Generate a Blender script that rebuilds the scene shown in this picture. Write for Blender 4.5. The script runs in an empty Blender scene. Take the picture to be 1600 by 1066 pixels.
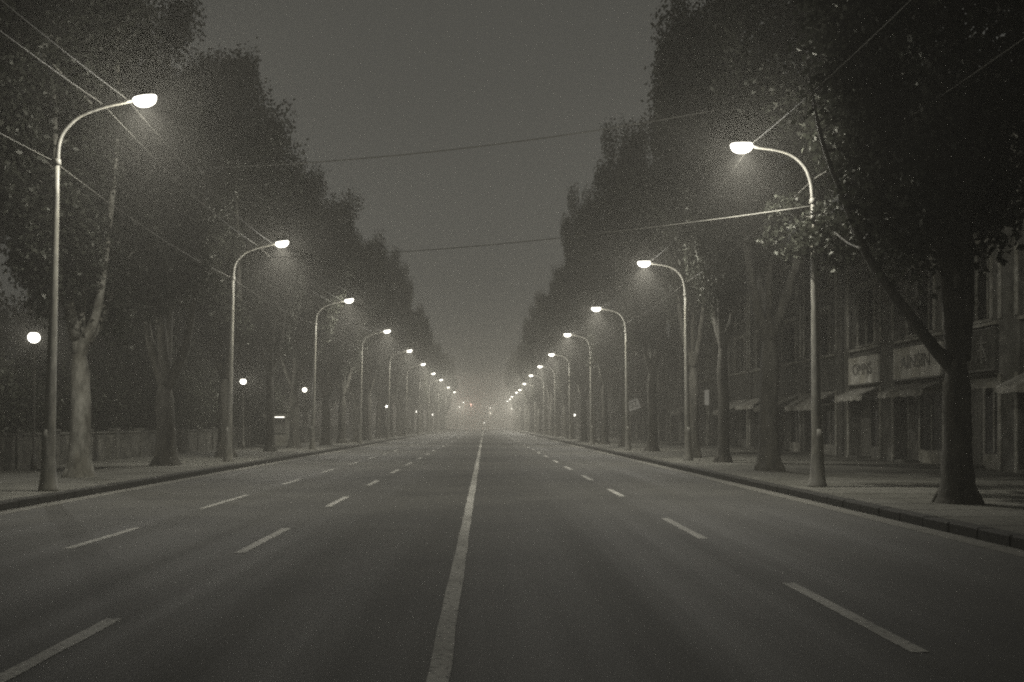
import bpy, math, random
import numpy as np
from mathutils import Vector, Matrix

S = bpy.context.scene
COL = S.collection
R = math.radians
random.seed(7)

# ------------------------------------------------------------------ helpers
class MB:
    """collects faces and links them as one mesh object"""
    def __init__(s):
        s.v = []; s.f = []
    def add(s, verts, faces):
        n = len(s.v); s.v += [tuple(p) for p in verts]; s.f += [tuple(i + n for i in f) for f in faces]
    def box(s, x0, x1, y0, y1, z0, z1):
        s.add([(x0,y0,z0),(x1,y0,z0),(x1,y1,z0),(x0,y1,z0),(x0,y0,z1),(x1,y0,z1),(x1,y1,z1),(x0,y1,z1)],
              [(3,2,1,0),(4,5,6,7),(0,1,5,4),(1,2,6,5),(2,3,7,6),(3,0,4,7)])
    def cbox(s, x0, x1, y0, y1, z0, z1, b=.02):
        """box with chamfered vertical and top edges"""
        ring = lambda d, z: [(x0+d,y0,z),(x1-d,y0,z),(x1,y0+d,z),(x1,y1-d,z),(x1-d,y1,z),(x0+d,y1,z),(x0,y1-d,z),(x0,y0+d,z)]
        top = [(min(max(x, x0+b), x1-b), min(max(y, y0+b), y1-b), z1) for x, y, z in ring(b*1.6, z1)]
        s.add(ring(b, z0)+ring(b, z1-b)+top, [(7,6,5,4,3,2,1,0)]+[(i,(i+1)%8,(i+1)%8+8,i+8) for i in range(8)]
              +[(i+8,(i+1)%8+8,(i+1)%8+16,i+16) for i in range(8)]+[tuple(range(16,24))])
    def quad(s, a, b, c, d):
        s.add([a,b,c,d], [(0,1,2,3)])
    def tube(s, pts, rad, n=10, cap=True, jit=0., rng=None):
        pts = [Vector(p) for p in pts]
        if not hasattr(rad, '__len__'): rad = [rad]*len(pts)
        t0 = (pts[1]-pts[0]).normalized()
        u = t0.orthogonal().normalized()
        vs = []; fs = []
        for i, p in enumerate(pts):
            a = pts[max(i-1,0)]; b = pts[min(i+1,len(pts)-1)]
            t = (b-a).normalized()
            u = (u - t*u.dot(t)).normalized(); w = t.cross(u)
            for k in range(n):
                an = 2*math.pi*k/n
                r = rad[i]*(1+(rng.uniform(-jit,jit) if jit else 0))
                vs.append(p+(u*math.cos(an)+w*math.sin(an))*r)
        for i in range(len(pts)-1):
            for k in range(n):
                a=i*n+k; b=i*n+(k+1)%n
                fs.append((a,b,b+n,a+n))
        if cap:
            fs.append(tuple(range(n-1,-1,-1))); fs.append(tuple(range((len(pts)-1)*n,len(pts)*n)))
        s.add(vs, fs)
    def lathe(s, prof, n=20, c=(0,0), sx=1., sy=1.):
        """profile (r,z) about a vertical axis"""
        vs=[]; fs=[]
        for r,z in prof:
            for k in range(n):
                a=2*math.pi*k/n
                vs.append((c[0]+r*math.cos(a)*sx, c[1]+r*math.sin(a)*sy, z))
        for i in range(len(prof)-1):
            for k in range(n):
                a=i*n+k; b=i*n+(k+1)%n
                fs.append((a,b,b+n,a+n))
        fs.append(tuple(range(n-1,-1,-1))); fs.append(tuple(range((len(prof)-1)*n,len(prof)*n)))
        s.add(vs,fs)
    def mesh(s, name, mat, smooth=False):
        me = bpy.data.meshes.new(name)
        me.from_pydata(s.v, [], s.f); me.update()
        if mat: me.materials.append(mat)
        if smooth: me.polygons.foreach_set('use_smooth', [True]*len(me.polygons))
        return me

def link(name, me, parent=None, loc=(0,0,0), rot=(0,0,0), scale=(1,1,1)):
    o = bpy.data.objects.new(name, me); COL.objects.link(o)
    o.parent = parent; o.location = loc; o.rotation_euler = rot; o.scale = scale
    return o
def tag(o, label, cat, group=None):
    o['label'] = label; o['category'] = cat
    if group: o['group'] = group
    return o
def thing(name, label, cat, loc=(0,0,0), rotz=0, group=None, scale=(1,1,1), rot=None):
    o = link(name, None, None, loc, rot or (0,0,rotz), scale)
    o.empty_display_size = .3
    return tag(o, label, cat, group)
def struct(name, mb, mat):
    o = link(name, mb.mesh(name, mat)); o['kind'] = 'structure'; return o

ORD = ['nearest','second','third','fourth','fifth','sixth','seventh','eighth','ninth','tenth','eleventh','twelfth',
       'thirteenth','fourteenth','fifteenth','sixteenth','seventeenth','eighteenth','nineteenth','twentieth',
       'twenty-first','twenty-second','twenty-third','twenty-fourth','twenty-fifth','twenty-sixth','twenty-seventh',
       'twenty-eighth','twenty-ninth','thirtieth','thirty-first','thirty-second','thirty-third','thirty-fourth','thirty-fifth','thirty-sixth','thirty-seventh','thirty-eighth','thirty-ninth','fortieth']

# ------------------------------------------------------------------ materials
def base_mat(name, rough=.8, spec=.3):
    m = bpy.data.materials.new(name); m.use_nodes = True
    b = m.node_tree.nodes['Principled BSDF']
    b.inputs['Roughness'].default_value = rough
    b.inputs['Specular IOR Level'].default_value = spec
    return m, m.node_tree, b
def noise_mat(name, c0, c1, scale=3., rough=.85, spec=.25, detail=6, bump=0., bscale=None, stretch=(1,1,1), lo=.35, hi=.65, c2=None, scale2=.25):
    m, nt, b = base_mat(name, rough, spec)
    N = nt.nodes.new; L = nt.links.new
    tc = N('ShaderNodeTexCoord'); mp = N('ShaderNodeMapping'); mp.inputs['Scale'].default_value = stretch
    L(tc.outputs['Object'], mp.inputs['Vector'])
    no = N('ShaderNodeTexNoise'); no.inputs['Scale'].default_value = scale; no.inputs['Detail'].default_value = detail
    L(mp.outputs[0], no.inputs['Vector'])
    r = N('ShaderNodeValToRGB'); r.color_ramp.elements[0].position = lo; r.color_ramp.elements[1].position = hi
    r.color_ramp.elements[0].color = (*c0,1); r.color_ramp.elements[1].color = (*c1,1)
    L(no.outputs['Fac'], r.inputs['Fac'])
    out = r.outputs['Color']
    if c2:
        n2 = N('ShaderNodeTexNoise'); n2.inputs['Scale'].default_value = scale2; n2.inputs['Detail'].default_value = 5
        L(mp.outputs[0], n2.inputs['Vector'])
        r2 = N('ShaderNodeValToRGB'); r2.color_ramp.elements[0].position=.42; r2.color_ramp.elements[1].position=.6
        L(n2.outputs['Fac'], r2.inputs['Fac'])
        mx = N('ShaderNodeMixRGB'); mx.blend_type='MULTIPLY'; mx.inputs['Color2'].default_value=(*c2,1)
        L(r2.outputs['Color'], mx.inputs['Fac']); L(out, mx.inputs['Color1']); out = mx.outputs['Color']
    L(out, b.inputs['Base Color'])
    if bump:
        nb = N('ShaderNodeTexNoise'); nb.inputs['Scale'].default_value = bscale or scale*4; nb.inputs['Detail'].default_value = 6
        L(mp.outputs[0], nb.inputs['Vector'])
        bp = N('ShaderNodeBump'); bp.inputs['Strength'].default_value = bump; bp.inputs['Distance'].default_value = .02
        L(nb.outputs['Fac'], bp.inputs['Height']); L(bp.outputs['Normal'], b.inputs['Normal'])
    return m
def emit_mat(name, col, st):
    m = bpy.data.materials.new(name); m.use_nodes = True; nt = m.node_tree; nt.nodes.clear()
    e = nt.nodes.new('ShaderNodeEmission'); o = nt.nodes.new('ShaderNodeOutputMaterial')
    e.inputs['Color'].default_value = (*col,1); e.inputs['Strength'].default_value = st
    nt.links.new(e.outputs[0], o.inputs['Surface'])
    return m

def bowl_mat(name, col, st):
    """glowing frosted glass that lets the light of the bulb inside through"""
    m = emit_mat(name, col, st); nt = m.node_tree
    e = nt.nodes['Emission']; o = nt.nodes['Material Output']; t = nt.nodes.new('ShaderNodeBsdfTransparent'); a = nt.nodes.new('ShaderNodeMixShader')
    a.inputs[0].default_value = .2; nt.links.new(t.outputs[0], a.inputs[1]); nt.links.new(e.outputs[0], a.inputs[2]); nt.links.new(a.outputs[0], o.inputs['Surface'])
    m.cycles.emission_sampling = 'NONE'; return m

LAMP = 20.0; WATT = 540.0; SPOT = 2500.0
def watts(i): return WATT*((2.7,2.0,1.55,1.4,1.55)[min(i,4)] if i < 7 else 6.0)
def spots(i): return SPOT*(.85,1.35,1.65,1.8,1.8)[min(i,4)]
WARM = (1.0, .962, .855)
M = {}
M['asphalt'] = noise_mat('asphalt', (.043,.042,.036), (.078,.076,.066), scale=38, rough=.66, spec=.42, bump=.25, bscale=140, c2=(.72,.72,.72), scale2=.35)
M['paint'] = noise_mat('road_paint', (.09,.088,.078), (.46,.452,.41), scale=17, rough=.7, lo=.36, hi=.47, detail=10, c2=(.7,.7,.69), scale2=.8)
M['slab'] = noise_mat('paving', (.09,.088,.076), (.15,.147,.127), scale=9, rough=.85, bump=.4, bscale=50, c2=(.7,.7,.68), scale2=.45)
M['kerb'] = noise_mat('kerb_stone', (.022,.0215,.019), (.042,.041,.036), scale=14, rough=.85, bump=.3)
M['gutter'] = noise_mat('gutter_concrete', (.10,.098,.086), (.17,.165,.145), scale=12, rough=.8)
M['soil'] = noise_mat('soil', (.03,.03,.024), (.06,.058,.046), scale=6, rough=.95, bump=.6)
M['pole'] = noise_mat('pole_paint', (.13,.127,.113), (.22,.215,.19), scale=9, rough=.5, spec=.5, stretch=(1,1,.35), c2=(.7,.69,.64), scale2=1.5)
M['polebase'] = noise_mat('pole_base_paint', (.07,.068,.06), (.13,.127,.11), scale=11, rough=.65, spec=.4)
M['housing'] = noise_mat('housing_metal', (.18,.178,.16), (.26,.255,.23), scale=8, rough=.45, spec=.5)
M['wire'] = noise_mat('wire_metal', (.12,.118,.105), (.19,.186,.165), scale=3, rough=.75, spec=.3)
M['bark'] = noise_mat('bark', (.032,.031,.026), (.08,.077,.066), scale=5, rough=.9, bump=1., bscale=16, stretch=(1,1,.35), c2=(.75,.74,.7), scale2=1.2)
M['palebark'] = noise_mat('pale_bark', (.10,.098,.084), (.29,.284,.25), scale=5.5, rough=.9, bump=1., bscale=14, stretch=(1,1,.4), lo=.3, hi=.62, c2=(.5,.49,.46), scale2=1.6)
M['plaster'] = noise_mat('plaster', (.085,.083,.073), (.15,.147,.13), scale=2.2, rough=.9, bump=.3, c2=(.6,.6,.57), scale2=.5)
M['plasterdark'] = noise_mat('dark_plaster', (.06,.0585,.051), (.115,.1125,.099), scale=2.0, rough=.9, bump=.3, c2=(.6,.6,.57), scale2=.5)
M['trim'] = noise_mat('trim_paint', (.2,.196,.172), (.34,.333,.295), scale=5, rough=.75, c2=(.65,.64,.6), scale2=1.1)
M['signboard'] = noise_mat('sign_board', (.44,.43,.385), (.6,.588,.53), scale=3, rough=.7, c2=(.7,.69,.65), scale2=1.)
M['letter'] = noise_mat('letter_paint', (.12,.118,.104), (.22,.215,.19), scale=8, rough=.6)
M['awning'] = noise_mat('awning_canvas', (.22,.216,.19), (.4,.39,.35), scale=4, rough=.9, c2=(.6,.59,.56), scale2=.8)
M['wood'] = noise_mat('painted_wood', (.07,.068,.06), (.13,.127,.11), scale=7, rough=.6, stretch=(1,1,.3))
M['stone'] = noise_mat('wall_stone', (.055,.054,.047), (.13,.127,.11), scale=3.5, rough=.9, bump=.6, c2=(.55,.55,.52), scale2=.7)
M['tin'] = noise_mat('roof_tin', (.05,.049,.043), (.1,.098,.086), scale=5, rough=.6)
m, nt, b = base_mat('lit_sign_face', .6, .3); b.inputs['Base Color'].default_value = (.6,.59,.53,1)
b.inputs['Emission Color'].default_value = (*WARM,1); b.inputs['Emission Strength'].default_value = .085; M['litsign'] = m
m, nt, b = base_mat('window_glass', .08, .5); b.inputs['Base Color'].default_value = (.012,.012,.011,1); M['glass'] = m
M['bowl'] = bowl_mat('lamp_bowl_glass', WARM, LAMP)
M['parkglow'] = bowl_mat('lantern_glow', WARM, 30)
M['farglow'] = bowl_mat('small_lantern_glow', WARM, 30)
M['red'] = emit_mat('red_signal_glow', (1.0,.6,.48), 120)
M['amber'] = emit_mat('dim_signal_glow', (1.0,.92,.75), 40)
M['tube'] = emit_mat('tube_light_glow', WARM, 2.5)
nt = M['asphalt'].node_tree; b = nt.nodes['Principled BSDF']; src = b.inputs['Base Color'].links[0].from_socket
tc = nt.nodes.new('ShaderNodeTexCoord'); mp = nt.nodes.new('ShaderNodeMapping'); mp.inputs['Scale'].default_value = (1.1,.018,1)
n1 = nt.nodes.new('ShaderNodeTexNoise'); n1.inputs['Scale'].default_value = 1.; n1.inputs['Detail'].default_value = 7
r1 = nt.nodes.new('ShaderNodeMapRange'); r1.inputs['From Min'].default_value=.3; r1.inputs['From Max'].default_value=.7; r1.inputs['To Min'].default_value=.86; r1.inputs['To Max'].default_value=1.1
mx = nt.nodes.new('ShaderNodeMixRGB'); mx.blend_type='MULTIPLY'; mx.inputs['Fac'].default_value=1
L = nt.links.new
L(tc.outputs['Object'],mp.inputs['Vector']); L(mp.outputs[0],n1.inputs['Vector']); L(n1.outputs['Fac'],r1.inputs['Value'])
L(src,mx.inputs['Color1']); L(r1.outputs[0],mx.inputs['Color2']); L(mx.outputs[0],b.inputs['Base Color'])
r2 = nt.nodes.new('ShaderNodeMapRange'); r2.inputs['From Min'].default_value=.35; r2.inputs['From Max'].default_value=.65; r2.inputs['To Min'].default_value=.7; r2.inputs['To Max'].default_value=.82
L(n1.outputs['Fac'],r2.inputs['Value']); L(r2.outputs[0],b.inputs['Roughness'])
# leaves
def leaf_mat(name, c0, c1):
    m = bpy.data.materials.new(name); m.use_nodes = True; nt = m.node_tree; nt.nodes.clear()
    N = nt.nodes.new; L = nt.links.new
    g = N('ShaderNodeNewGeometry'); r = N('ShaderNodeValToRGB')
    r.color_ramp.elements[0].color = (*c0,1); r.color_ramp.elements[1].color = (*c1,1)
    L(g.outputs['Random Per Island'], r.inputs['Fac'])
    d = N('ShaderNodeBsdfDiffuse'); t = N('ShaderNodeBsdfTranslucent'); gl = N('ShaderNodeBsdfGlossy'); gl.inputs['Roughness'].default_value = .45
    L(r.outputs[0], d.inputs['Color']); L(r.outputs[0], t.inputs['Color'])
    gl.inputs['Color'].default_value = (.5,.5,.46,1)
    a = N('ShaderNodeMixShader'); a.inputs[0].default_value = .3; L(d.outputs[0], a.inputs[1]); L(t.outputs[0], a.inputs[2])
    c = N('ShaderNodeMixShader'); c.inputs[0].default_value = .04; L(a.outputs[0], c.inputs[1]); L(gl.outputs[0], c.inputs[2])
    o = N('ShaderNodeOutputMaterial'); L(c.outputs[0], o.inputs['Surface']); return m
M['leaf'] = leaf_mat('leaves', (.017,.0185,.014), (.037,.039,.030))
M['hedge'] = leaf_mat('shrub_leaves', (.022,.025,.017), (.05,.054,.038))

# ------------------------------------------------------------------ camera
CZ = 1.8; F = 1600.0
cam = bpy.data.cameras.new('camera'); co = bpy.data.objects.new('camera', cam); COL.objects.link(co)
cam.sensor_width = 36; cam.lens = 36.0
co.location = (0,0,CZ); co.rotation_euler = (R(90),0,0)
cam.shift_x = 43/1600; cam.shift_y = 130/1600
cam.clip_start = .1; cam.clip_end = 4000
S.camera = co

# ------------------------------------------------------------------ setting
KL, KR, KH = -10.0, 7.7, .17
FAR = 900
g = MB(); g.quad((-440,-20,-.12),(440,-20,-.12),(440,1150,-.12),(-440,1150,-.12)); struct('ground', g, M['soil'])
g = MB(); g.quad((KL,-15,0),(KR,-15,0),(KR,FAR,0),(KL,FAR,0)); struct('road', g, M['asphalt'])
for nm, x0, x1 in (('gutter_left', KL+.02, KL+.42), ('gutter_right', KR-.42, KR-.02)):
    g = MB()
    y = -15
    while y < 320:
        g.quad((x0,y+.012,.004),(x1,y+.012,.004),(x1,y+2.49,.004),(x0,y+2.49,.004)); y += 2.5
    struct(nm, g, M['gutter'])
for nm, s, k in (('kerb_left', -1, KL), ('kerb_right', 1, KR)):
    g = MB(); y = -15
    rr = random.Random(3)
    while y < FAR:
        ln = 1.0 if y < 120 else 20.
        dz = rr.uniform(-.006,.006); dx = rr.uniform(-.006,.006)
        x0, x1 = (k+dx, k+.3+dx) if s > 0 else (k-.3+dx, k+dx)
        g.cbox(x0, x1, y+.006, y+ln-.006, -.1, KH+dz+.004, .022); y += ln
    struct(nm, g, M['kerb'])
g = MB(); g.box(-17.0, KL-.305, -15, FAR, -.1, KH); struct('pavement_left', g, M['slab'])
g = MB(); g.box(KR+.305, 19.5, -15, FAR, -.1, KH); struct('pavement_right', g, M['slab'])
g = MB(); g.box(-400, -17.005, -15, FAR, -.1, KH-.03); struct('park_ground', g, M['soil'])
# paving joints read as thin darker strips of sunk mortar
g = MB()
for y in np.arange(0, 90, 1.5):
    g.box(-16.95, KL-.31, y-.012, y+.012, KH-.02, KH+.003)
    g.box(KR+.31, 17.9, y-.012, y+.012, KH-.02, KH+.003)
struct('pavement_joints', g, M['kerb'])
# painted lines
def worn_strip(g, x, w, y0, y1, rr, step=.5):
    n = max(2, int((y1-y0)/step)); l=[]; r=[]
    for i in range(n+1):
        y = y0+(y1-y0)*i/n
        l.append((x-w/2+rr.uniform(-.008,.008), y, .004)); r.append((x+w/2+rr.uniform(-.008,.008), y, .004))
    for i in range(n): g.quad(l[i], r[i], r[i+1], l[i+1])
rr = random.Random(11)
g = MB(); worn_strip(g, -.33, .165, 2, 130, rr, .7); worn_strip(g, -.33, .165, 130, 700, rr, 20); struct('centre_line', g, M['paint'])
g = MB()
ys = [(6.4,9.47),(14.3,17.7),(22.3,25.5),(30.0,32.8),(37.6,40.6)]+[(45+7.6*k,48+7.6*k) for k in range(26)]
for a,b_ in ys: worn_strip(g, -3.42, .15, a, b_, rr)
ys = [(7.2,10.2),(14.8,17.8),(21.8,26.0),(30.6,33.5),(38,41)]+[(45.6+7.6*k,48.6+7.6*k) for k in range(26)]
for a,b_ in ys: worn_strip(g, -6.03, .14, a, b_, rr)
ys = [(8.07,11.6),(16.1,19.6),(25.5,28.3),(32.8,36),(40.5,43.5)]+[(48+7.7*k,51+7.7*k) for k in range(26)]
for a,b_ in ys: worn_strip(g, 3.44, .15, a, b_, rr)
struct('lane_markings', g, M['paint'])

# ------------------------------------------------------------------ street lamps
def lamp_parts(H, arm, sgn):
    """arm: offsets (dx from head, dz from head); sgn -1 lamp stands left of the road. Base at origin, pole leans a little to the road"""
    px = arm[-1][0]            # horizontal distance head -> pole
    hz = H
    lean = .22 if sgn < 0 else .12
    P = []
    # pole
    m = MB(); zc = hz+arm[-1][1]
    top = lean
    n = 10
    pts = [(top*i/n, 0, .05+(zc-.05)*i/n) for i in range(n+1)]
    m.tube(pts, [.155-.092*(i/n)**.8 for i in range(n+1)], 16)
    P.append(('pole', m.mesh('pole', M['pole'], True), None))
    m = MB(); m.lathe([(.24,0),(.237,.04),(.215,.12),(.19,.32),(.170,.6),(.155,.95),(.143,1.3),(.136,1.5),(.09,1.52)], 16)
    P.append(('base_plinth', m.mesh('base_plinth', M['pole'], True), None))
    m = MB(); m.lathe([(.085,zc-.08),(.095,zc-.07),(.095,zc+.05),(.075,zc+.06)], 14, (lean,0))
    P.append(('collar', m.mesh('collar', M['pole'], True), None))
    # arm: smooth curve through the offsets (Catmull-Rom)
    ctl = [(px-dx+lean*(1-(hz+dz)/hz*0), 0, hz+dz) for dx,dz in reversed(arm)]
    ctl = [(c[0] if i else lean, 0, c[2]) for i,c in enumerate(ctl)]
    pp = [Vector(c) for c in ctl]; pp = [pp[0]-(pp[1]-pp[0])]+pp+[pp[-1]*2-pp[-2]]
    cr = []
    for i in range(1, len(pp)-2):
        for k in range(5):
            t=k/5.; a,b_,c,d = pp[i-1:i+3]
            cr.append(.5*((2*b_)+(c-a)*t+(2*a-5*b_+4*c-d)*t*t+(3*b_-a-3*c+d)*t**3))
    cr.append(pp[-2])
    m = MB(); m.tube(cr, [.062-.02*i/(len(cr)-1) for i in range(len(cr))], 12)
    P.append(('arm', m.mesh('arm', M['pole'], True), None))
    # head: flattened housing over a bulging bowl, tilted with the arm
    hx = px+lean
    m = MB()
    rings=[]; n=18; L=.30
    for t in np.linspace(-1,1,11):
        w=.12*math.sqrt(max(.02,1-abs(t)**2.6)); h=.085*math.sqrt(max(.03,1-abs(t)**2.2))
        rings.append([(t*L, w*math.cos(a), max(h*math.sin(a),-.012)+.02) for a in [2*math.pi*k/n for k in range(n)]])
    vs=[p for r_ in rings for p in r_]; fs=[]
    for i in range(10):
        for k in range(n): a=i*n+k; b_=i*n+(k+1)%n; fs.append((a,b_,b_+n,a+n))
    fs += [tuple(range(n)), tuple(range(10*n+n-1,10*n-1,-1))]
    m.add(vs,fs)
    tilt = .14 if sgn < 0 else -.02
    tm = Matrix.Translation((hx,0,hz+.02)) @ Matrix.Rotation(-tilt,4,'Y')
    me = m.mesh('lamp_housing', M['housing'], True); me.transform(tm)
    P.append(('lamp_housing', me, None))
    m = MB(); prof=[]
    vs=[]; fs=[]; n=14; ms=5
    for i in range(ms+1):
        ph=math.pi/2*i/ms
        for k in range(n):
            a=2*math.pi*k/n
            vs.append((.02+.30*math.cos(ph)**.8*math.cos(a), .175*math.cos(ph)**.8*math.sin(a), .035-.22*math.sin(ph)) if i<ms else (.02+.012*math.cos(a), .006*math.sin(a), -.187))
    for i in range(ms):
        for k in range(n): a=i*n+k; b_=i*n+(k+1)%n; fs.append((b_,a,a+n,b_+n))
    fs.append(tuple(ms*n+k for k in range(n)))
    m.add([(.02+.302*math.cos(2*math.pi*k/n),.177*math.sin(2*math.pi*k/n),.034) for k in range(n)]+[(.02+.26*math.cos(2*math.pi*k/n),.10*math.sin(2*math.pi*k/n),.085) for k in range(n)],[(k,(k+1)%n,(k+1)%n+n,k+n) for k in range(n)])
    m.add(vs,fs); me = m.mesh('lamp_bowl', M['bowl'], True); me.transform(tm)
    P.append(('lamp_bowl', me, 'lamp_housing'))
    return P, hx
LIGHTS = {}
def add_light(parent, watts, z, x=0., rad=.06, col=WARM):
    key = (watts, rad, col)
    if key not in LIGHTS:
        l = bpy.data.lights.new('bulb', 'POINT'); l.energy = watts; l.color = col; l.shadow_soft_size = rad; LIGHTS[key] = l
    o = bpy.data.objects.new('bulb', LIGHTS[key]); COL.objects.link(o); o.parent = parent; o.location = (x,0,z); return o
def add_spot(parent, watts, z, x):
    key = ('spot', watts)
    if key not in LIGHTS:
        l = bpy.data.lights.new('reflector_beam', 'SPOT'); l.energy = watts; l.color = WARM; l.shadow_soft_size = .08
        l.spot_size = R(142); l.spot_blend = 1.; LIGHTS[key] = l
    o = bpy.data.objects.new('reflector_beam', LIGHTS[key]); COL.objects.link(o); o.parent = parent; o.location = (x,0,z)
def place(parts, name, label, cat, loc, rotz=0, group=None, scale=(1,1,1), light=None, beam=None):
    t = thing(name, label, cat, loc, rotz, group, scale)
    if light: add_light(t, *light)
    if beam: add_spot(t, *beam)
    done = {}
    for pn, me, par in parts:
        done[pn] = link(pn, me, done.get(par, t))
    return t
ARM_L = [(.30,-.02),(.94,-.15),(1.56,-.38),(1.93,-.72),(2.08,-1.05),(2.12,-1.5)]
ARM_R = [(.30,0),(.83,-.06),(1.28,-.20),(1.60,-.48),(1.78,-.88),(1.84,-1.4)]
HL = 7.92+CZ-KH; HR = 7.23+CZ-KH
LP, LX = lamp_parts(HL, ARM_L, -1)
RP, RX = lamp_parts(HR, ARM_R, 1)
left_heads = [(225,157),(440,381),(545,470),(604.5,518),(639.5,548.5),(661,569.5),(677,584),(689,594),(700.5,605.5),(710,613),(724,629)]
right_heads = [(1160,230),(1007,412),(932,483),(887,523.5),(862,554.5),(844,573),(830,587),(819.5,600),(812.5,609.5),(807,613.5),(800,620),(797,624),(793,627)]
LL = []; RL = []
for i,(x,y) in enumerate(left_heads):
    Y = 7.92*F/(663-y); X = (x-757)/F*Y
    LL.append((X, Y))
    o = place(LP, 'street_lamp', {0:'large lit street lamp in front of the pale forked trunk at the left kerb',
        1:'lit street lamp with leaves beside its pole, second along the left kerb'}.get(i, 'lit street lamp, %s from the viewer in the receding left kerb row' % ORD[i]),
        'street lamp', (X-LX, Y, KH), 0, 'street lamps along the left kerb', light=(watts(i),HL-.11,LX+.03), beam=(spots(i),HL-.11,LX+.03))
for i,(x,y) in enumerate(right_heads):
    Y = 7.23*F/(663-y); X = (x-757)/F*Y
    RL.append((X, Y))
    o = place(RP, 'street_lamp', {0:'large lit street lamp with a leafy branch behind its pole at the right kerb',
        1:'lit street lamp with a slim trunk right behind its pole, second along the right kerb'}.get(i, 'lit street lamp, %s from the viewer in the receding right kerb row' % ORD[i]),
        'street lamp', (X+RX, Y, KH), math.pi, 'street lamps along the right kerb', light=(watts(i),HR-.11,RX), beam=(spots(i),HR-.11,RX))

# ------------------------------------------------------------------ trees
def smooth_path(ctl, k=4):
    pp=[Vector(c) for c in ctl]; pp=[pp[0]*2-pp[1]]+pp+[pp[-1]*2-pp[-2]]; cr=[]
    for i in range(1,len(pp)-2):
        for j in range(k):
            t=j/k; a,b_,c,d=pp[i-1:i+3]
            cr.append(.5*((2*b_)+(c-a)*t+(2*a-5*b_+4*c-d)*t*t+(3*b_-a-3*c+d)*t**3))
    cr.append(pp[-2]); return cr
def leaf_mesh(name, clumps, rng, mat, size=.088):
    """clumps: (centre, direction, length sd, width sd, count)"""
    C=[];
    for c,d,ls,ws,n in clumps:
        d=np.array(d,float); d/=np.linalg.norm(d)
        a=np.clip(rng.normal(0,1,(n,3)),-1.6,1.6)*ws; a += np.outer(np.clip(rng.normal(0,1,n),-1.55,1.55)*ls, d)
        C.append(np.array(c)+a)
    P=np.concatenate(C); n=len(P)
    u=rng.normal(0,1,(n,3)); u[:,2]-=.35; u/=np.linalg.norm(u,axis=1)[:,None]
    v=np.cross(u, rng.normal(0,1,(n,3))); v/=np.linalg.norm(v,axis=1)[:,None]
    w=np.cross(u,v)
    s=(size*rng.uniform(.65,1.3,n))[:,None]
    V=np.empty((n,5,3))
    V[:,0]=P-u*s; V[:,1]=P-u*s*.1+v*s*.62+w*s*.12; V[:,2]=P+u*s; V[:,3]=P-u*s*.1-v*s*.62+w*s*.12; V[:,4]=P
    V=V[:,:4].reshape(-1,3)
    me=bpy.data.meshes.new(name)
    me.vertices.add(4*n); me.loops.add(4*n); me.polygons.add(n)
    me.vertices.foreach_set('co', V.ravel().astype(np.float32))
    me.loops.foreach_set('vertex_index', np.arange(4*n,dtype=np.int32))
    me.polygons.foreach_set('loop_start', np.arange(0,4*n,4,dtype=np.int32))
    me.polygons.foreach_set('loop_total', np.full(n,4,dtype=np.int32))
    me.update(calc_edges=True); me.validate()
    me.materials.append(mat); return me
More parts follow.
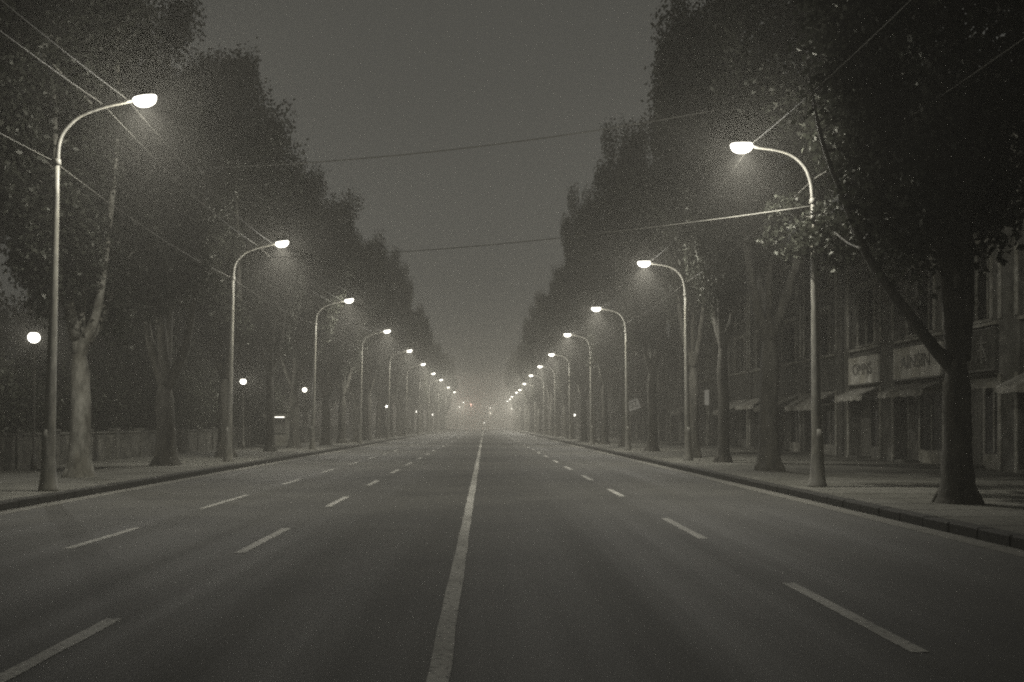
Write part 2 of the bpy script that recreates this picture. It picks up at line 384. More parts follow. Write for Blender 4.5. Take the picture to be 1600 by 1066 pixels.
def tree_parts(seed, H=18., fork=4.4, RX_=3.5, RY_=5.6, tr=.33, limbs=None, bark='bark', low=None, extra=(), nleaf=560, crown0=6.4, zin=9.8, rin=.34, lsc=.7):
    rd=random.Random(seed); rng=np.random.default_rng(seed)
    m=MB()
    wob=lambda a: rd.uniform(-a,a)
    tp=[(0,0,-.05),(0,0,.12),(.0,.0,.4),(wob(.03),wob(.03),.9),(wob(.05),wob(.05),fork*.5),(wob(.06),wob(.06),fork*.8),(0,0,fork+.25)]
    m.tube(smooth_path(tp,3), np.interp(np.linspace(0,6,19),range(7),[tr*1.75,tr*1.5,tr*1.24,tr*1.06,tr*.98,tr*.98,tr*.5]), 14, True, .045, rd)
    for k in range(5):      # root flare
        a=rd.uniform(0,6.28); m.tube([(math.cos(a)*tr*.7,math.sin(a)*tr*.7,.45),(math.cos(a)*tr*1.35,math.sin(a)*tr*1.35,.12),(math.cos(a)*tr*1.8,math.sin(a)*tr*1.8,-.04)],[tr*.3,tr*.32,tr*.12],7)
    def prof(z):            # crown radius factor with height
        t=(z-crown0)/(H-crown0)
        if t<=0: return .5
        if t>=1: return .12
        return min(1, .6+1.1*t) * math.sqrt(max(.03,1-max(0,(t-.45)/.55)**2.2))
    def xin(z):             # crowns stay slim across the pavement below the lamp arms
        return rin+(1-rin)*min(1,max(0,(z-zin)/3.2))
    if limbs is None:
        n=rd.choice([3,4]); a0=rd.uniform(0,6.28); limbs=[]
        for k in range(n):
            a=a0+6.283*k/n+wob(.35); ca,sa=math.cos(a)*RX_,math.sin(a)*RY_
            top=H*rd.uniform(.74,.9)
            limbs.append([(0,0,fork-.15),(ca*.13,sa*.13,fork+.9),(ca*.27+wob(.2),sa*.27+wob(.2),fork+2.8),(ca*.38+wob(.3),sa*.38+wob(.3),(fork+3+top)/2),(ca*.42+wob(.4),sa*.42+wob(.4),top)])
        limbs.append([(0,0,fork-.1),(wob(.25),wob(.25),fork+2.),(wob(.4),wob(.4),fork+5),(wob(.5),wob(.5),H*.93)])
    cl=[]
    for li,ctl in enumerate(limbs):
        path=smooth_path(ctl,5); N=len(path)
        r0=tr*(lsc if li<len(limbs)-1 else .5)
        m.tube(path,[max(.03,r0*(1-.86*i/(N-1))) for i in range(N)],9,True,.05,rd)
        nsec=11
        for k in range(nsec):
            t=.34+.66*k/(nsec-1); i=min(N-1,int(t*(N-1))); p=path[i]
            if p.z<crown0-.8: continue
            a=math.atan2(p.y,p.x)+rd.gauss(0,.95) if (p.x*p.x+p.y*p.y)>.2 else rd.uniform(0,6.28)
            rz=p.z+rd.uniform(.3,1.7)
            f=prof(rz)*rd.choice([rd.uniform(.6,.9),rd.uniform(.85,1.06),rd.uniform(.95,1.16)])
            e=Vector((math.cos(a)*RX_*f*xin(rz), math.sin(a)*RY_*f, min(rz+rd.uniform(0,.5), H*1.0)))
            if (e-p).length<.7: e=p+Vector((math.cos(a)*.7,math.sin(a)*.7,.9))
            mid=(p+e)/2+Vector((wob(.25),wob(.25),wob(.2)-.15))
            sp=smooth_path([p,mid,e],3)
            rs=r0*(1-.8*t)*.42+.015
            m.tube(sp,[max(.012,rs*(1-.85*q/(len(sp)-1))) for q in range(len(sp))],6,False)
            d=(e-mid).normalized()
            for q,(tt,cnt) in enumerate(((.45,.8),(.75,1.),(1.,1.15))):
                c=p.lerp(e,tt)+Vector((wob(.4),wob(.4),wob(.35)))
                up=Vector((d.x*.5+wob(.35),d.y*.5+wob(.35),.6+max(0,(c.z-H*.5)/H*3.2)))
                cl.append((tuple(c),tuple(up),rd.uniform(.42,.75),min(rd.uniform(.26,.44), .1+.42*(xin(c.z) if c.z<zin+2 else 1)),int(nleaf*cnt)))
    for c,d,ls,ws,n in extra: cl.append((c,d,ls,ws,n))
    for ctl,r in (low or []):
        sp=smooth_path(ctl,4); m.tube(sp,[max(.008,r*(1-.85*q/(len(sp)-1))) for q in range(len(sp))],6,False)
    P=[('trunk', m.mesh('trunk',M[bark],True), None), ('crown', leaf_mesh('crown',cl,rng,M['leaf']), None)]
    return P
G = [tree_parts(101,18.5), tree_parts(202,17.6,fork=3.9), tree_parts(303,19.2,fork=4.8,crown0=7.2), tree_parts(404,18.0,fork=4.2,crown0=7.)]
# left pale forked trunk
T1 = tree_parts(11, 16.2, fork=4.0, crown0=5.7, RX_=2.7, tr=.30, bark='palebark', limbs=[
    [(0,0,3.8),(-.12,.05,4.5),(-.3,.1,5.4),(-.7,.3,8),(-1.2,.5,11.5),(-1.3,.6,14.6)],
    [(0,0,3.75),(.22,-.05,4.3),(.55,-.1,5.0),(.95,-.4,6.8),(1.5,-.9,10.5),(1.5,-1.,14.5)],
    [(.2,0,4.2),(.5,1.,5.6),(.3,1.9,8),(.2,2.2,12),(.1,2.2,15)],
    [(-.1,0,4.3),(-.1,-.9,6.0),(0,-1.7,9),(0,-1.9,13.5)],
    [(0,0,4.0),(.05,.2,6.5),(.1,.1,10),(.1,0,15.8)]])
T2 = tree_parts(12, 17.8, fork=3.3, tr=.36, limbs=[
    [(0,0,3.1),(-.35,0,4.0),(-.75,.1,5.4),(-1.2,.3,9),(-1.3,.4,14)],
    [(0,0,3.1),(.5,0,4.0),(1.0,-.1,5.6),(1.5,-.2,9.5),(1.5,-.2,14.5)],
    [(0,0,3.1),(-.12,.1,5),(-.1,.2,8),(-.2,1.7,12),(-.2,1.9,15)],
    [(0,0,3.1),(.1,-.9,5.5),(0,-1.7,9),(0,-2,13.5)],
    [(0,0,3.3),(.1,.2,6.5),(.1,.1,10),(.1,0,16.4)]])
# near right tree with its long leaning limb and the leafy branch by the lamp pole
xb=[]; rb=random.Random(5)
for k in range(16):
    t=k/15.; xb.append(((-1.1+.5*math.sin(k*2.1)-.2*t, 3.0+4.6*t+.3*math.cos(k*1.7), 5.7+1.5*t+.55*math.sin(k*1.3)), (-.5,.5,-.15), .26,.15,110))
for k in range(34):
    t=k/33.; xb.append(((-.9+1.6*math.sin(k*2.4)*.7, 6.0+3.6*rb.random(), 10.8+6.6*t), (rb.uniform(-.4,.4),rb.uniform(-.4,.4),1), .65,.42,420))
R1 = tree_parts(13, 19.5, fork=2.9, RX_=2.9, RY_=5.4, crown0=6.0, zin=6.5, rin=.7, lsc=.56, tr=.275, limbs=[
    [(0,0,2.6),(-.45,.1,3.15),(-1.1,.3,4.1),(-1.65,.6,5.1),(-2.0,1.0,6.3),(-2.3,1.6,7.8),(-2.5,2.0,9.6)],
    [(0,0,2.7),(.02,0,4.2),(.15,-.1,6),(.5,-.3,9),(.7,-.4,14.5)],
    [(-.1,0,2.9),(-.35,-.3,4.2),(-.8,-.9,6),(-1.0,-1.9,10),(-.9,-2.2,15)],
    [(.1,0,2.9),(.5,.6,4.6),(.8,1.4,7),(1.0,2.2,12),(.9,2.2,15)],
    [(0,0,2.9),(-.05,.2,6.5),(0,.1,11),(.1,0,18.)]],
    low=[([(.1,.2,8.5),(-.1,2.5,10.2),(-.4,5.2,11.6),(-.6,7.6,13.6)],.07),([(.1,.2,10.5),(.1,3,12.8),(0,6,15),(-.2,8,17)],.06),([(-1.7,.6,5.2),(-1.6,2.0,5.6),(-1.4,4.6,6.6),(-1.2,7.6,7.3)],.03)], extra=xb)
bush_cl=[]
TREES = [  # proto, x, y, label, scale
]
def put_tree(P, x, y, label, rot=0., sc=(1,1,1), group=None, name='street_tree'):
    return place(P, name, label, 'tree', (x,y,KH-.01), rot, group, sc)
GLt, GRt = 'street trees along the left pavement', 'street trees along the right pavement'
put_tree(G[0], -13.2, 17.0, 'dark tree whose crown fills the upper left corner, trunk outside the frame', 2.2, (1,1,.98), GLt)
put_tree(T1, -12.5, 31.6, 'pale lit forked trunk standing beside the large left street lamp', 0, (1,1,1), GLt)
put_tree(T2, -12.6, 40.5, 'dark trunk forking low in front of the park wall, between first two left lamps', 0, (1,1,1), GLt)
put_tree(G[1], -12.9, 51.0, 'dark leafy tree hidden behind the second left street lamp pole', .2, (1.05,1.1,1.06), GLt)
put_tree(G[2], -12.9, 61.7, 'dark straight trunk just left of the lit kiosk', 3.0, (.7,1,1), GLt)
put_tree(G[3], -13.0, 70.0, 'dark straight trunk just right of the lit kiosk', 3.9, (1,1,1.02), GLt)
rt=random.Random(21)
y=80.; k=7
while y<330:
    put_tree(G[rt.randrange(4)], -12.3+rt.uniform(-.5,.5), y, 'dark street tree fading into haze, %s from the viewer in the left row' % ORD[k-1], rt.uniform(0,6.28)*0+rt.choice([0,3.14])+rt.uniform(-.3,.3), (1,1,rt.uniform(.93,1.1)), GLt)
    k+=1; y+=rt.uniform(7.0,8.6)
NLT=k
RS=(.86,1,1.06)
put_tree(G[2], 10.2, 12.5, 'dark tree whose crown overhangs the upper right corner, trunk outside the frame', 0.3, RS, GRt)
put_tree(R1, 9.8, 21.2, 'thick dark trunk with long limb leaning left in front of the shop signs', 0, (1,1,1.03), GRt)
put_tree(G[0], 10.2, 29.0, 'tall dark tree rising behind the nearest right street lamp', 3.0, RS, GRt) if False else None
put_tree(G[3], 10.0, 36.0, 'dark forked trunk left of the nearest right lamp pole, before the awnings', 0.2, (.86,1.35,1.14), GRt)
put_tree(G[2], 10.25, 44.0, 'flared dark trunk right of the second right lamp pole', 3.2, (.68,.95,1.06), GRt)
put_tree(G[3], 10.3, 50.5, 'slim trunk standing right behind the second right lamp pole', 0.1, (.8,.9,1.1), GRt)
put_tree(G[2], 10.1, 61.7, 'dark trunk beside the tilted white banner', 2.9, (.86,1,1.02), GRt)
put_tree(G[3], 10.1, 74.0, 'dark trunk behind the third right street lamp', 3.2, (.86,1,1.1), GRt)
y=83.; k=8
while y<330:
    put_tree(G[rt.randrange(4)], 9.9+rt.uniform(-.4,.4), y, 'dark street tree fading into haze, %s from the viewer in the right row' % ORD[k-1], rt.choice([0,3.14])+rt.uniform(-.3,.3), (.86,1,rt.uniform(1.0,1.12)), GRt)
    k+=1; y+=rt.uniform(7.0,8.6)

# park trees and shrubs behind the low wall
for k in range(16):
    y=30+k*13+rt.uniform(-2,2)
    put_tree(G[rt.randrange(4)], -23.5+rt.uniform(-1.2,1.2), y, 'dark park tree behind the low wall, %s from the viewer in the back row' % ORD[k], rt.uniform(0,6.28), (1.2,1.05,rt.uniform(.8,.95)), 'park trees behind the low wall', 'park_tree')
def shrub_parts(seed):
    rd=random.Random(seed); rng=np.random.default_rng(seed); cl=[]; m=MB()
    for k in range(40):
        a=rd.uniform(0,6.28); z=rd.uniform(.5,4.4); r=1.9*math.sqrt(max(.1,1-((z-1.9)/2.9)**2))*math.sqrt(rd.random())
        c=(math.cos(a)*r,math.sin(a)*r*1.25,z); cl.append((c,(rd.uniform(-.4,.4),rd.uniform(-.4,.4),1),.4,.3,260))
        if k%4==0: m.tube([(math.cos(a)*.15,math.sin(a)*.15,-.05),(c[0]*.5,c[1]*.5,z*.5),c],[.05,.035,.012],6)
    return [('stem',m.mesh('stem',M['bark'],True),None),('foliage',leaf_mesh('foliage',cl,rng,M['hedge']),None)]
SH=[shrub_parts(1),shrub_parts(2)]
for k in range(17):
    y=27+k*4.1+rt.uniform(-.5,.5)
    place(SH[k%2],'shrub','tall dark shrub behind the low park wall, %s from the viewer' % ORD[k],'shrub',(-19.9+rt.uniform(-.4,.4),y,KH-.05),rt.uniform(0,6),'shrubs behind the park wall',(1,1,rt.uniform(.8,1.15)))

for k in range(11):
    y=36+k*6.2+rt.uniform(-.8,.8)
    place(SH[k%2],'tall_shrub','very tall dark bush in the back of the park, %s from the viewer' % ORD[k],'shrub',(-22.8+rt.uniform(-.5,.5),y,KH-.05),rt.uniform(0,6),'tall bushes at the back of the park',(1.35,1.35,rt.uniform(1.6,2.0)))

# ------------------------------------------------------------------ low park wall
def park_wall(y0,y1,label):
    t=thing('park_wall',label,'wall',(-17.2,y0,KH-.02),0,'low walls along the park')
    L=y1-y0
    m=MB(); n=int(L/3.2); st=L/n; 
    for k in range(n):
        m.box(-.13,.13,k*st+.19,(k+1)*st-.19,0,1.22+random.uniform(-.01,.01))
    link('panel',m.mesh('panel',M['stone']),t)
    m=MB()
    for k in range(n): m.cbox(-.19,.19,k*st+.20,(k+1)*st-.20,1.24,1.33,.02)
    link('coping',m.mesh('coping',M['trim'] if False else M['stone']),t)
    pm=MB(); pm.cbox(-.2,.2,-.19,.19,0,1.36,.02); pm.cbox(-.24,.24,-.23,.23,1.36,1.45,.03); pme=pm.mesh('pillar',M['stone'])
    for k in range(n+1): link('pillar',pme,t,(0,k*st,0))
park_wall(24,74.5,'low stone park wall with pillars behind the two nearest left trees')
park_wall(86,160,'low stone park wall fading into haze beyond the lit kiosk')

# ------------------------------------------------------------------ park lamps
def park_lamp(H, rad, glow):
    P=[]
    m=MB(); m.lathe([(.11,0),(.11,.35),(.07,.42),(.05,.6),(.04,H-.35),(.06,H-.33),(.06,H-.25)],12); P.append(('pole',m.mesh('pole',M['pole'],True),None))
    m=MB(); m.lathe([(.05,H-.25),(rad*.75,H-.24),(rad*.8,H-.19),(.06,H-.18)],16); P.append(('lamp_cup',m.mesh('lamp_cup',M['housing'],True),None))
    m=MB(); m.lathe([(rad*.06,H-.195)]+[(rad*math.sin(a),H-.18+rad*.9*(1-math.cos(a))) for a in np.linspace(.5,2.6,7)]+[(rad*.06,H-.18+rad*1.8)],12); P.append(('globe',m.mesh('globe',M[glow],True),None))
    m=MB(); m.lathe([(rad*.7,H-.2+rad*1.72),(rad*.62,H-.14+rad*1.8),(.05,H-.06+rad*1.95),(.02,H+.06+rad*1.95)],14); P.append(('cap',m.mesh('cap',M['housing'],True),None))
    return P
PL=park_lamp(4.55,.21,'parkglow')
pl=[(53,527,'glowing globe park lamp beside the large left lamp pole'),(380,596,'globe park lamp glowing just right of the second left lamp pole'),
    (476,609,'globe park lamp glowing right of the lit kiosk'),(576,628,'globe park lamp glowing beyond the third left street lamp'),
    (604,635,'fifth globe park lamp along the left park path, well into the haze'),(651,643,'small far globe park lamp, sixth along the left park path'),(676,648,'farthest tiny globe park lamp on the left')]
for x,y,lab in pl:
    Y=16.2*F/(757-x); z=CZ+(663-y)/F*Y
    place(PL,'park_lamp',lab,'park lamp',(-16.2,Y,KH),0,'globe lamps along the left park path',(1,1,(z-KH)/4.57), light=(420.,4.57,.0,.06))
SL=park_lamp(3.2,.24,'farglow')
for x,y,X,lab in [(688,655.5,-15.5,'left one of a far pair of tiny white lantern lights'),(691.5,655.5,-14.6,'right one of a far pair of tiny white lantern lights'),
                (897,649,15.,'small lantern glowing low before the hazy right shopfronts'),(843,658,14.,'tiny far lantern light low on the right pavement'),(825.5,659,12.,'tiniest far lantern light at the right, nearest the road end'),
                (757,660,-.1,'tiny beacon light in the middle of the far road end')]:
    Y=X*F/(x-757) if abs(X)>1 else 430.; Y=abs(Y); 
    z=CZ+(663-y)/F*Y
    place(SL,'lantern_post',lab,'lantern',(X,Y,KH if abs(X)>1 else 0),0,'small lanterns far down the street',(1,1,(z-KH)/3.2))

# far crossing: signals
def signal(label, x, y, z, side, glow):
    t=thing('traffic_signal',label,'traffic light',(x+side*3.2,y,KH),0,'signals at the far crossing')
    m=MB(); m.tube([(0,0,0),(0,0,z-KH-.6),(-side*.4,0,z-KH-.05),(-side*3.2,0,z-KH+.45)],[.13,.1,.09,.06],10); link('pole',m.mesh('pole',M['pole'],True),t)
    hd=MB(); hd.cbox(-side*3.2-.36,-side*3.2+.36,-.02,.22,z-KH-.95,z-KH+.5,.03); h=link('signal_box',hd.mesh('signal_box',M['polebase']),t)
    m=MB(); m.lathe([(.02,0),(.24,.03),(.34,.1),(.32,.16)],14); me=m.mesh('signal_lens',M[glow],True); me.transform(Matrix.Translation((-side*3.2,-.03,z-KH+.1))@Matrix.Rotation(R(90),4,'X')@Matrix.Translation((0,0,-.06)))
    link('signal_lens',me,h)
    b=add_light(t, 5000. if glow=='red' else 900., z-KH+.1, -side*3.2, .1, (1.0,.55,.42) if glow=='red' else WARM); b.location.y=-.6
signal('far traffic signal glowing red left of the road end', -21/F*440, 440, CZ+30.5/F*440, -1, 'red')
signal('far dim traffic signal right of the road end', 9/F*440, 440.5, CZ+17/F*440, 1, 'amber')
for x,y,k,lab in ((9/F*452,452,24.,'far lit street lamp closing the view at the road end, right of the red signal'),(-10.5,428,18.,'added far lamp for the horizon glow, left of the red signal'),(12.5,470,18.,'added far lamp for the horizon glow, right side of the road end')):  # the last two lamps are added only to strengthen the glow over the road end
    place(RP,'street_lamp',lab,'street lamp',(x+RX,y,KH),math.pi,'street lamps at the far crossing', light=(WATT*k,HR-.11,RX))

# ------------------------------------------------------------------ kiosk
t=thing('kiosk','small pale kiosk with a lit strip under its roof, between two dark trunks','kiosk',(-15.6,77.5,KH))
m=MB(); 
for x0,x1,y0,y1 in ((-.75,-.69,-.75,.75),(.69,.75,-.75,.75),(-.69,.69,.69,.75)): m.box(x0,x1,y0,y1,0,2.2)
m.box(-.69,.69,-.75,-.69,0,.95); link('wall',m.mesh('wall',M['trim']),t)
m=MB(); m.cbox(-1.0,1.0,-1.0,1.0,2.2,2.38,.04); r_=link('roof',m.mesh('roof',M['trim']),t)
m=MB(); m.box(-.62,.62,-.98,-.84,2.12,2.195); link('tube_light',m.mesh('tube_light',M['tube']),r_)
m=MB(); m.box(-.8,.8,-.95,-.755,.96,1.01); link('counter',m.mesh('counter',M['wood']),t)

# ------------------------------------------------------------------ shop buildings on the right
FX=18.0
def win_meshes(w,h):
    f=MB(); t_=.07
    f.box(0,.08,0,t_,0,h); f.box(0,.08,w-t_,w,0,h); f.box(0,.08,t_,w-t_,0,t_); f.box(0,.08,t_,w-t_,h-t_,h)
    f.box(.005,.075,w/2-.03,w/2+.03,t_,h-t_)
    f.box(.01,.07,t_,w/2-.03,h*.66-.025,h*.66+.025); f.box(.01,.07,w/2+.03,w-t_,h*.66-.025,h*.66+.025)
    p=MB(); p.quad((.05,t_,t_),(.05,w-t_,t_),(.05,w-t_,h-t_),(.05,t_,h-t_))
    s=MB(); s.cbox(-.42,.02,-.16,w+.16,-.12,-.012,.02)
    a=MB()                       # surround
    a.box(-.36,-.302,-.18,-.02,-.01,h+.02); a.box(-.36,-.302,w+.02,w+.18,-.01,h+.02); a.box(-.38,-.302,-.26,w+.26,h+.03,h+.24)
    return f.mesh('window',M['trim']),p.mesh('pane',M['glass']),s.mesh('sill',M['trim']),a.mesh('surround',M['trim'])
WM={}
def building(y0,y1,bays,floors,mat,label,awn,seed,gf=3.4):
    rd=random.Random(seed)
    t=thing('shop_building',label,'building',(FX,y0,KH),0,'shop buildings along the right pavement')
    Y=lambda y:y-y0
    Htop=floors[-1][1]+1.3
    m=MB(); m.box(.62,11,.0,y1-y0,0,Htop)          # body behind the front
    # piers
    ed=[0]+[v for b_ in bays for v in (Y(b_[0]),Y(b_[1]))]+[y1-y0]
    for i in range(0,len(ed),2):
        m.box(-.12,.618,ed[i]+.003,ed[i+1]-.003,0,Htop-.3)
    zs=[gf]+[v for f in floors for v in f]+[Htop-.3]
    for b_ in bays:
        a,c=Y(b_[0]),Y(b_[1])
        for i in range(0,len(zs),2): m.box(0,.616,a,c,zs[i],zs[i+1])
        # jambs beside upper windows
        for (f0,f1) in floors:
            w=min(2.5,(c-a)*.52); mid=(a+c)/2
            m.box(.004,.612,a,mid-w/2,f0+.002,f1-.002); m.box(.004,.612,mid+w/2,c,f0+.002,f1-.002)
    link('wall',m.mesh('wall',M[mat]),t)
    m=MB(); m.cbox(-.42,.5,-.0,y1-y0,Htop-.29,Htop-.02,.05); link('cornice',m.mesh('cornice',M['trim']),t)
    m=MB()
    for b_ in bays: m.cbox(-.22,-.005,Y(b_[0])-.0+.02,Y(b_[1])-.02,gf+1.72,gf+1.84,.02)
    link('string_course',m.mesh('string_course',M['trim']),t)
    for hgt,z0 in ((gf-.02,0.),(Htop-.45-gf-1.9,gf+1.9)):   # pale edge pilasters
        q=MB(); q.cbox(-.2,-.122,-.1,.1,0,hgt,.02); qm=q.mesh('pilaster',M['trim'])
        for b_ in bays:
            for e,s_ in ((b_[0],-1),(b_[1],1)): link('pilaster',qm,t,(0,Y(e)+s_*.14,z0))
    for bi,b_ in enumerate(bays):
        a,c=Y(b_[0]),Y(b_[1]); mid=(a+c)/2; w=min(2.5,(c-a)*.52)
        for (f0,f1) in floors:
            key=(round(w,2),round(f1-f0,2))
            if key not in WM: WM[key]=win_meshes(*key)
            fm,pm,sm,am=WM[key]
            wo=link('window',fm,t,(.30,mid-w/2,f0)); link('pane',pm,wo); link('sill',sm,wo,(-.0,0,0)); link('surround',am,wo)
        # shopfront
        dw=1.0; f=MB(); X0=.42
        f.box(X0,X0+.1,a+.002,a+.12,0,gf-.01); f.box(X0,X0+.1,c-.12,c-.002,0,gf-.01); f.box(X0,X0+.1,a+.12,c-.12,gf-.45,gf-.01)
        f.box(X0,X0+.1,a+.12,c-dw-.25,0,.55)
        f.box(X0+.005,X0+.095,c-dw-.25,c-dw-.15,0,gf-.45)
        n=2
        for k in range(1,n+1):
            yy=a+.12+(c-dw-.25-a-.12)*k/(n+1); f.box(X0+.01,X0+.09,yy-.035,yy+.035,.55,gf-.45)
        fo=link('shop_window',f.mesh('shop_window',M['wood' if rd.random()<.5 else 'trim']),t)
        p=MB(); p.quad((X0+.05,a+.12,.55),(X0+.05,c-dw-.25,.55),(X0+.05,c-dw-.25,gf-.45),(X0+.05,a+.12,gf-.45)); link('pane',p.mesh('pane',M['glass']),fo)
        d=MB(); d.box(X0+.02,X0+.07,c-dw-.148,c-.125,.02,gf-.455); d.box(X0-.005,X0+.018,c-dw-.05,c-.22,.25,1.0); d.box(X0-.005,X0+.018,c-dw-.05,c-.22,1.25,2.2)
        do=link('door',d.mesh('door',M['wood']),t)
        hd=MB(); hd.tube([(X0-.04,c-.28,1.0),(X0-.07,c-.28,1.08),(X0-.07,c-.28,1.3),(X0-.04,c-.28,1.38)],.015,8); link('handle',hd.mesh('handle',M['housing'],True),do)
        st=MB(); st.cbox(-.25,.4,c-dw-.3,c-.02,-.01,.12,.02); link('doorstep',st.mesh('doorstep',M['stone']),t)
        if bi in awn:
            pr,dr=awn[bi]
            A=MB(); n=8
            for s0,off in ((0,0),):
                top=[( -.02,a+.1+(c-a-.2)*k/n,gf-.05) for k in range(n+1)]
                bot=[(-pr,a+.1+(c-a-.2)*k/n,gf-.05-dr-.03*(k%2)) for k in range(n+1)]
                lip=[(-pr-.01,p[1],p[2]-.22-.02*(k%2)) for k,p in enumerate(bot)]
                for k in range(n):
                    A.quad(top[k],top[k+1],bot[k+1],bot[k]); A.quad(bot[k],bot[k+1],lip[k+1],lip[k])
                    o2=lambda q,dz:(q[0]+.004,q[1],q[2]-dz)
                    A.quad(o2(top[k],.03),o2(bot[k],.03),o2(bot[k+1],.03),o2(top[k+1],.03))
            for yy in (a+.1,c-.1):
                A.tube([(-.02,yy,gf-.7),(-pr+.05,yy,gf-.1-dr)],.02,6)
            link('awning',A.mesh('awning',M['awning']),t)
    return t
def evenbays(y0,y1,n,p=.9):
    w=(y1-y0-p*(n+1))/n; return [(y0+p+k*(w+p),y0+p+k*(w+p)+w) for k in range(n)]
building(28,50.9,[(29,34.2),(35.6,39.0),(39.9,44.6),(46.3,50.1)],[(5.4,8.1),(9.4,11.6)],'plaster','nearest dark shop building with two pale fascia signs, behind the thick right trunk',{0:(1.0,.45),2:(.9,.35),3:(.9,.38)},1)
building(51.2,75.5,evenbays(51.2,75.5,4),[(5.2,7.6),(8.8,10.8)],'plasterdark','shop building with sloping awnings seen right of the second right lamp pole',{0:(1.3,.75),1:(1.5,.7),2:(1.2,.5),3:(1.4,.8)},2)
building(75.8,99,evenbays(75.8,99,4),[(5.3,7.9),(9.2,11.4)],'plaster','shop building behind the trunks left of the awnings, with slim white hanging signs',{1:(1.2,.5),2:(1.2,.6)},3)
building(99.3,126,evenbays(99.3,126,5),[(5.1,7.5)],'plasterdark','two storey shop building carrying the tilted white banner',{0:(1.2,.5),3:(1.2,.5)},4)
building(126.3,156,evenbays(126.3,156,5),[(5.3,7.7),(8.9,11.0)],'plaster','hazy shop building just beyond the tilted white banner',{2:(1.2,.5)},5)
building(156.3,190,evenbays(156.3,190,6),[(5.2,7.6)],'plasterdark','hazy shop building behind the small low lantern on the right',{},6)
building(190.3,240,evenbays(190.3,240,8),[(5.2,7.6),(8.9,11.0)],'plaster','farthest shop building dissolving into the haze on the right',{},7)

# signs
def text_mesh(txt,size,depth=.015):
    c=bpy.data.curves.new('lettering','FONT'); c.body=txt; c.size=size; c.extrude=depth; c.align_x='CENTER'; c.align_y='CENTER'
    o=bpy.data.objects.new('lettering',c); COL.objects.link(o); bpy.context.view_layer.update()
    me=bpy.data.meshes.new_from_object(o.evaluated_get(bpy.context.evaluated_depsgraph_get()))
    bpy.data.objects.remove(o); bpy.data.curves.remove(c); me.materials.clear(); me.materials.append(M['letter']); return me
FACE=Matrix(((0,0,-1,0),(-1,0,0,0),(0,1,0,0),(0,0,0,1)))   # text plane -> facing -X, reading left to right seen from the road
def fascia(y0,y1,z0,z1,txt,label,size,stretch=1.):
    t=thing('shop_sign',label,'sign',(FX-.02,(y0+y1)/2,(z0+z1)/2),0,'fascia signs on the nearest shop building')
    h=(z1-z0)/2; w=(y1-y0)/2
    m=MB(); m.cbox(-.2,-.03,-w,w,-h,h,.015); link('board',m.mesh('board',M['signboard' if txt else 'plasterdark']),t)
    m=MB(); m.box(-.23,-.03,-w-.05,w+.05,-h-.07,-h-.003); m.box(-.23,-.03,-w-.05,w+.05,h+.003,h+.06); link('frame',m.mesh('frame',M['wood']),t)
    if txt:
        me=text_mesh(txt,size); me.transform(Matrix.Translation((-.215,0,0))@FACE@Matrix.Diagonal((stretch,1.15,1,1))); link('lettering',me,t)
    return t
fascia(39.95,44.55,3.72,5.05,'AINSIN','wide pale shop sign reading AINSIN, cut by the leaning limb of the near trunk',.7,1.3)
fascia(46.35,50.05,3.72,5.0,'OMMS','pale shop sign reading OMMS left of the leaning limb',.66,1.3)
# board with two brush-like characters right of the trunk
t=fascia(35.7,38.9,3.75,5.15,'','dim shop sign with two block characters right of the near trunk',0)
def character(cy,segs,k=.5):
    m=MB()
    for (a,b_,c,d) in segs:
        m.tube([Vector((-.215,cy-a*k,b_*k)),Vector((-.215,cy-c*k,d*k))],.035,5)
    link('character',m.mesh('character',M['letter']),t)
character(.7,[(-.8,.8,.8,.8),(-.8,.8,-.8,-.8),(.8,.8,.8,-.8),(-.8,-.8,.8,-.8),(-.8,.25,.8,.25),(0,.8,0,-.8)])
character(-.7,[(0,1,0,-1),(-.8,.5,.8,.5),(-.7,0,.7,0),(0,.4,-.8,-.8),(0,.4,.8,-.8),(-.4,-.5,.4,-.5)])
# slim hanging blade signs
for (y,z0,z1,lab) in [(80.6,3.3,4.5,'slim pale hanging sign, rightmost of three on the hazy shops'),(85.5,3.2,4.5,'slim bright hanging sign, middle of three on the hazy shops'),(88.6,3.0,4.4,'slim pale hanging sign, leftmost of three beside the second right lamp pole')]:
    t=thing('hanging_sign',lab,'sign',(FX-.05,y,z0),0,'slim hanging signs on the shops')
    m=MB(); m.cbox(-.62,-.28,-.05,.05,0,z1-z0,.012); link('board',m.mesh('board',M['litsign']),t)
    m=MB(); m.tube([(-.08,0,z1-z0-.15),(-.28,0,z1-z0-.15)],.02,6); m.tube([(-.08,0,.15),(-.28,0,.15)],.02,6); link('bracket',m.mesh('bracket',M['wood'],True),t)
# tilted banner
t=thing('hanging_banner','small white tilted banner reading SIZ beside a dark right trunk','sign',(FX-.15,112,3.9))
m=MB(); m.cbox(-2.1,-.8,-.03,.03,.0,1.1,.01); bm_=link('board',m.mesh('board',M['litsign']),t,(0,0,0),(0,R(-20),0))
me=text_mesh('SIZ',1.0); me.transform(Matrix.Translation((-1.45,-.045,.55))@Matrix(((1,0,0,0),(0,0,-1,0),(0,1,0,0),(0,0,0,1)))@Matrix.Diagonal((.68,.95,1,1))); link('lettering',me,bm_)
m=MB(); m.tube([(-.02,0,.5),(-.62,0,.5)],.03,6); link('bracket',m.mesh('bracket',M['wood'],True),t)

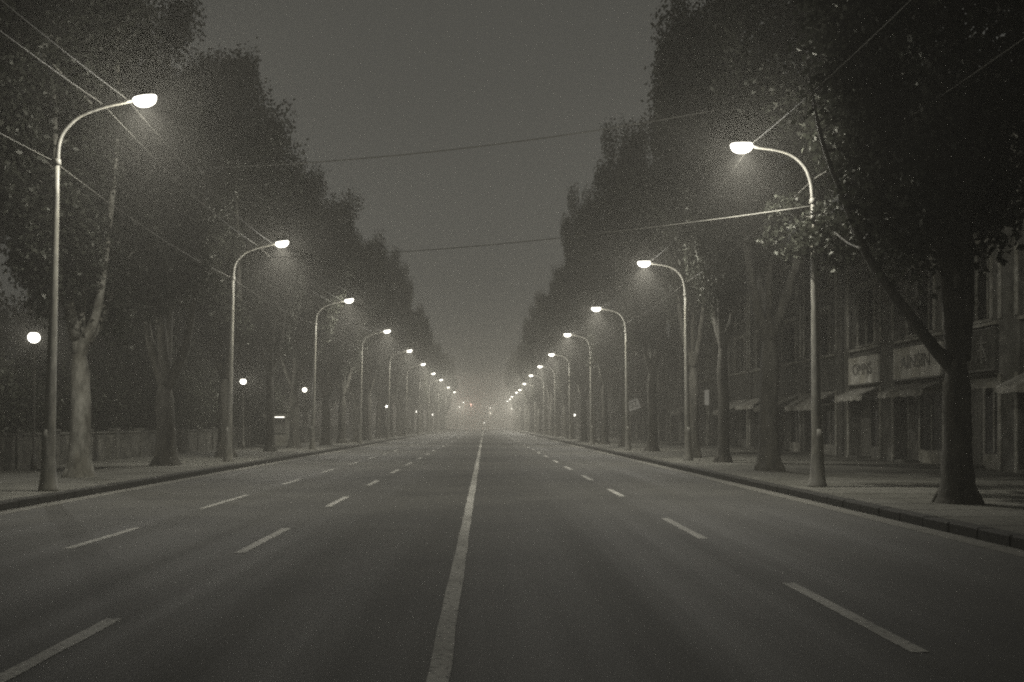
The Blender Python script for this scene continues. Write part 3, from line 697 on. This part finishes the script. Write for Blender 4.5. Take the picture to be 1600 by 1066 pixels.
# ------------------------------------------------------------------ wires
def wire(label, pts, sag=.25, r=.011, group=None):
    m=MB(); P=[]
    for i in range(len(pts)-1):
        a=Vector(pts[i]); b_=Vector(pts[i+1]); n=12
        for k in range(n):
            t=k/n; p=a.lerp(b_,t); p.z-=4*sag*t*(1-t); P.append(p)
    P.append(Vector(pts[-1]))
    m.tube(P,r,6); o=link('overhead_wire',m.mesh('overhead_wire',M['wire'],True)); tag(o,label,'wire',group)
zl=7.92+CZ
GW='wires strung along the street'
dxs=(-.36,-.95); zo=(-.0,-.08)
prevL=[(-8.4,4.5)]+LL[:6]
wire('wire over the left lamp heads, upper one of the pair passing the nearest lamp', [(x-.42,y,zl+.03) for x,y in prevL], .3, .012, GW)
wire('wire crossing the left lamp arms, lower one of the pair passing the nearest lamp', [(x-1.0,y,zl-.1) for x,y in prevL], .3, .012, GW)
wire('low wire strung from pole to pole along the left kerb', [(x-LX+.1,y,8.25) for x,y in prevL], .22, .012, GW)
zr=7.23+CZ
prevR=[(6.9,6.0)]+RL[:6]
wire('wire resting on the right lamp heads, lower one of the right pair', [(x+.25,y,zr+.09) for x,y in prevR], .3, .012, GW)
wire('wire hung between right tree crowns above the nearest right lamp', [(9.8,12.5,12.2),(9.0,36.0,12.6),(8.9,61.7,12.9)], .2, .012, GW)
wire('low wire strung from pole to pole along the right kerb', [(x+RX-.1,y,8.2) for x,y in prevR], .2, .012, GW)
wire('dark wire crossing the open sky between the crowns, the highest across the road', [(-12.5,40.5,11.9),(10.,36.,13.2)], .5, .02, 'wires strung across the street')
wire('pale wire crossing the road from the nearest right lamp pole', [(RL[0][0]+RX-.09,RL[0][1],7.5),(LL[1][0]-LX+.12,LL[1][1],9.1)], .35, .014, 'wires strung across the street')
wire('faint far wire crossing low over the hazy road', [(-12.3,150,13.1),(9.9,150,13.6)], .5, .016, 'wires strung across the street')

# ------------------------------------------------------------------ haze
DENS=.003
hz=MB(); hz.box(-445,445,-25,1160,-1.0,22.6)
hm=bpy.data.materials.new('haze_air'); hm.use_nodes=True; nt=hm.node_tree; nt.nodes.clear()
pv=nt.nodes.new('ShaderNodeVolumePrincipled'); ou=nt.nodes.new('ShaderNodeOutputMaterial')
pv.inputs['Density Attribute'].default_value=''; pv.inputs['Temperature Attribute'].default_value=''; pv.inputs['Blackbody Intensity'].default_value=0; pv.inputs['Emission Strength'].default_value=0
pv.inputs['Color'].default_value=(.9,.88,.82,1); pv.inputs['Density'].default_value=DENS; pv.inputs['Anisotropy'].default_value=.36
nt.links.new(pv.outputs[0],ou.inputs['Volume'])
try: hm.cycles.volume_sampling='EQUIANGULAR'; hm.cycles.homogeneous_volume=True
except Exception as e: print(e)
ho=link('haze',hz.mesh('haze',hm)); ho['kind']='stuff'

# ------------------------------------------------------------------ night sky
w=bpy.data.worlds.new('World'); S.world=w; w.use_nodes=True; nt=w.node_tree
bg=nt.nodes['Background']
sk=nt.nodes.new('ShaderNodeTexSky'); sk.sky_type='NISHITA'; sk.sun_disc=False; sk.sun_elevation=R(1.0); sk.sun_rotation=R(180); sk.dust_density=3
hs=nt.nodes.new('ShaderNodeHueSaturation'); hs.inputs['Saturation'].default_value=.0
mu=nt.nodes.new('ShaderNodeMixRGB'); mu.blend_type='MULTIPLY'; mu.inputs['Fac'].default_value=1; mu.inputs['Color2'].default_value=(1.0,.985,.875,1)
nt.links.new(sk.outputs[0],hs.inputs['Color']); nt.links.new(hs.outputs[0],mu.inputs['Color1']); nt.links.new(mu.outputs[0],bg.inputs['Color'])
bg.inputs['Strength'].default_value=.076

# ------------------------------------------------------------------ render settings
S.render.engine='CYCLES'; c=S.cycles
c.max_bounces=5; c.diffuse_bounces=2; c.glossy_bounces=2; c.transmission_bounces=2; c.transparent_max_bounces=4; c.volume_bounces=2
c.sample_clamp_indirect=.6; c.sample_clamp_direct=2.5; c.filter_width=2.1
c.use_denoising=False; c.use_light_tree=True; c.caustics_reflective=False; c.caustics_refractive=False
c.use_adaptive_sampling=False
S.view_settings.view_transform='Standard'; S.view_settings.look='None'; S.view_settings.exposure=0; S.view_settings.gamma=1
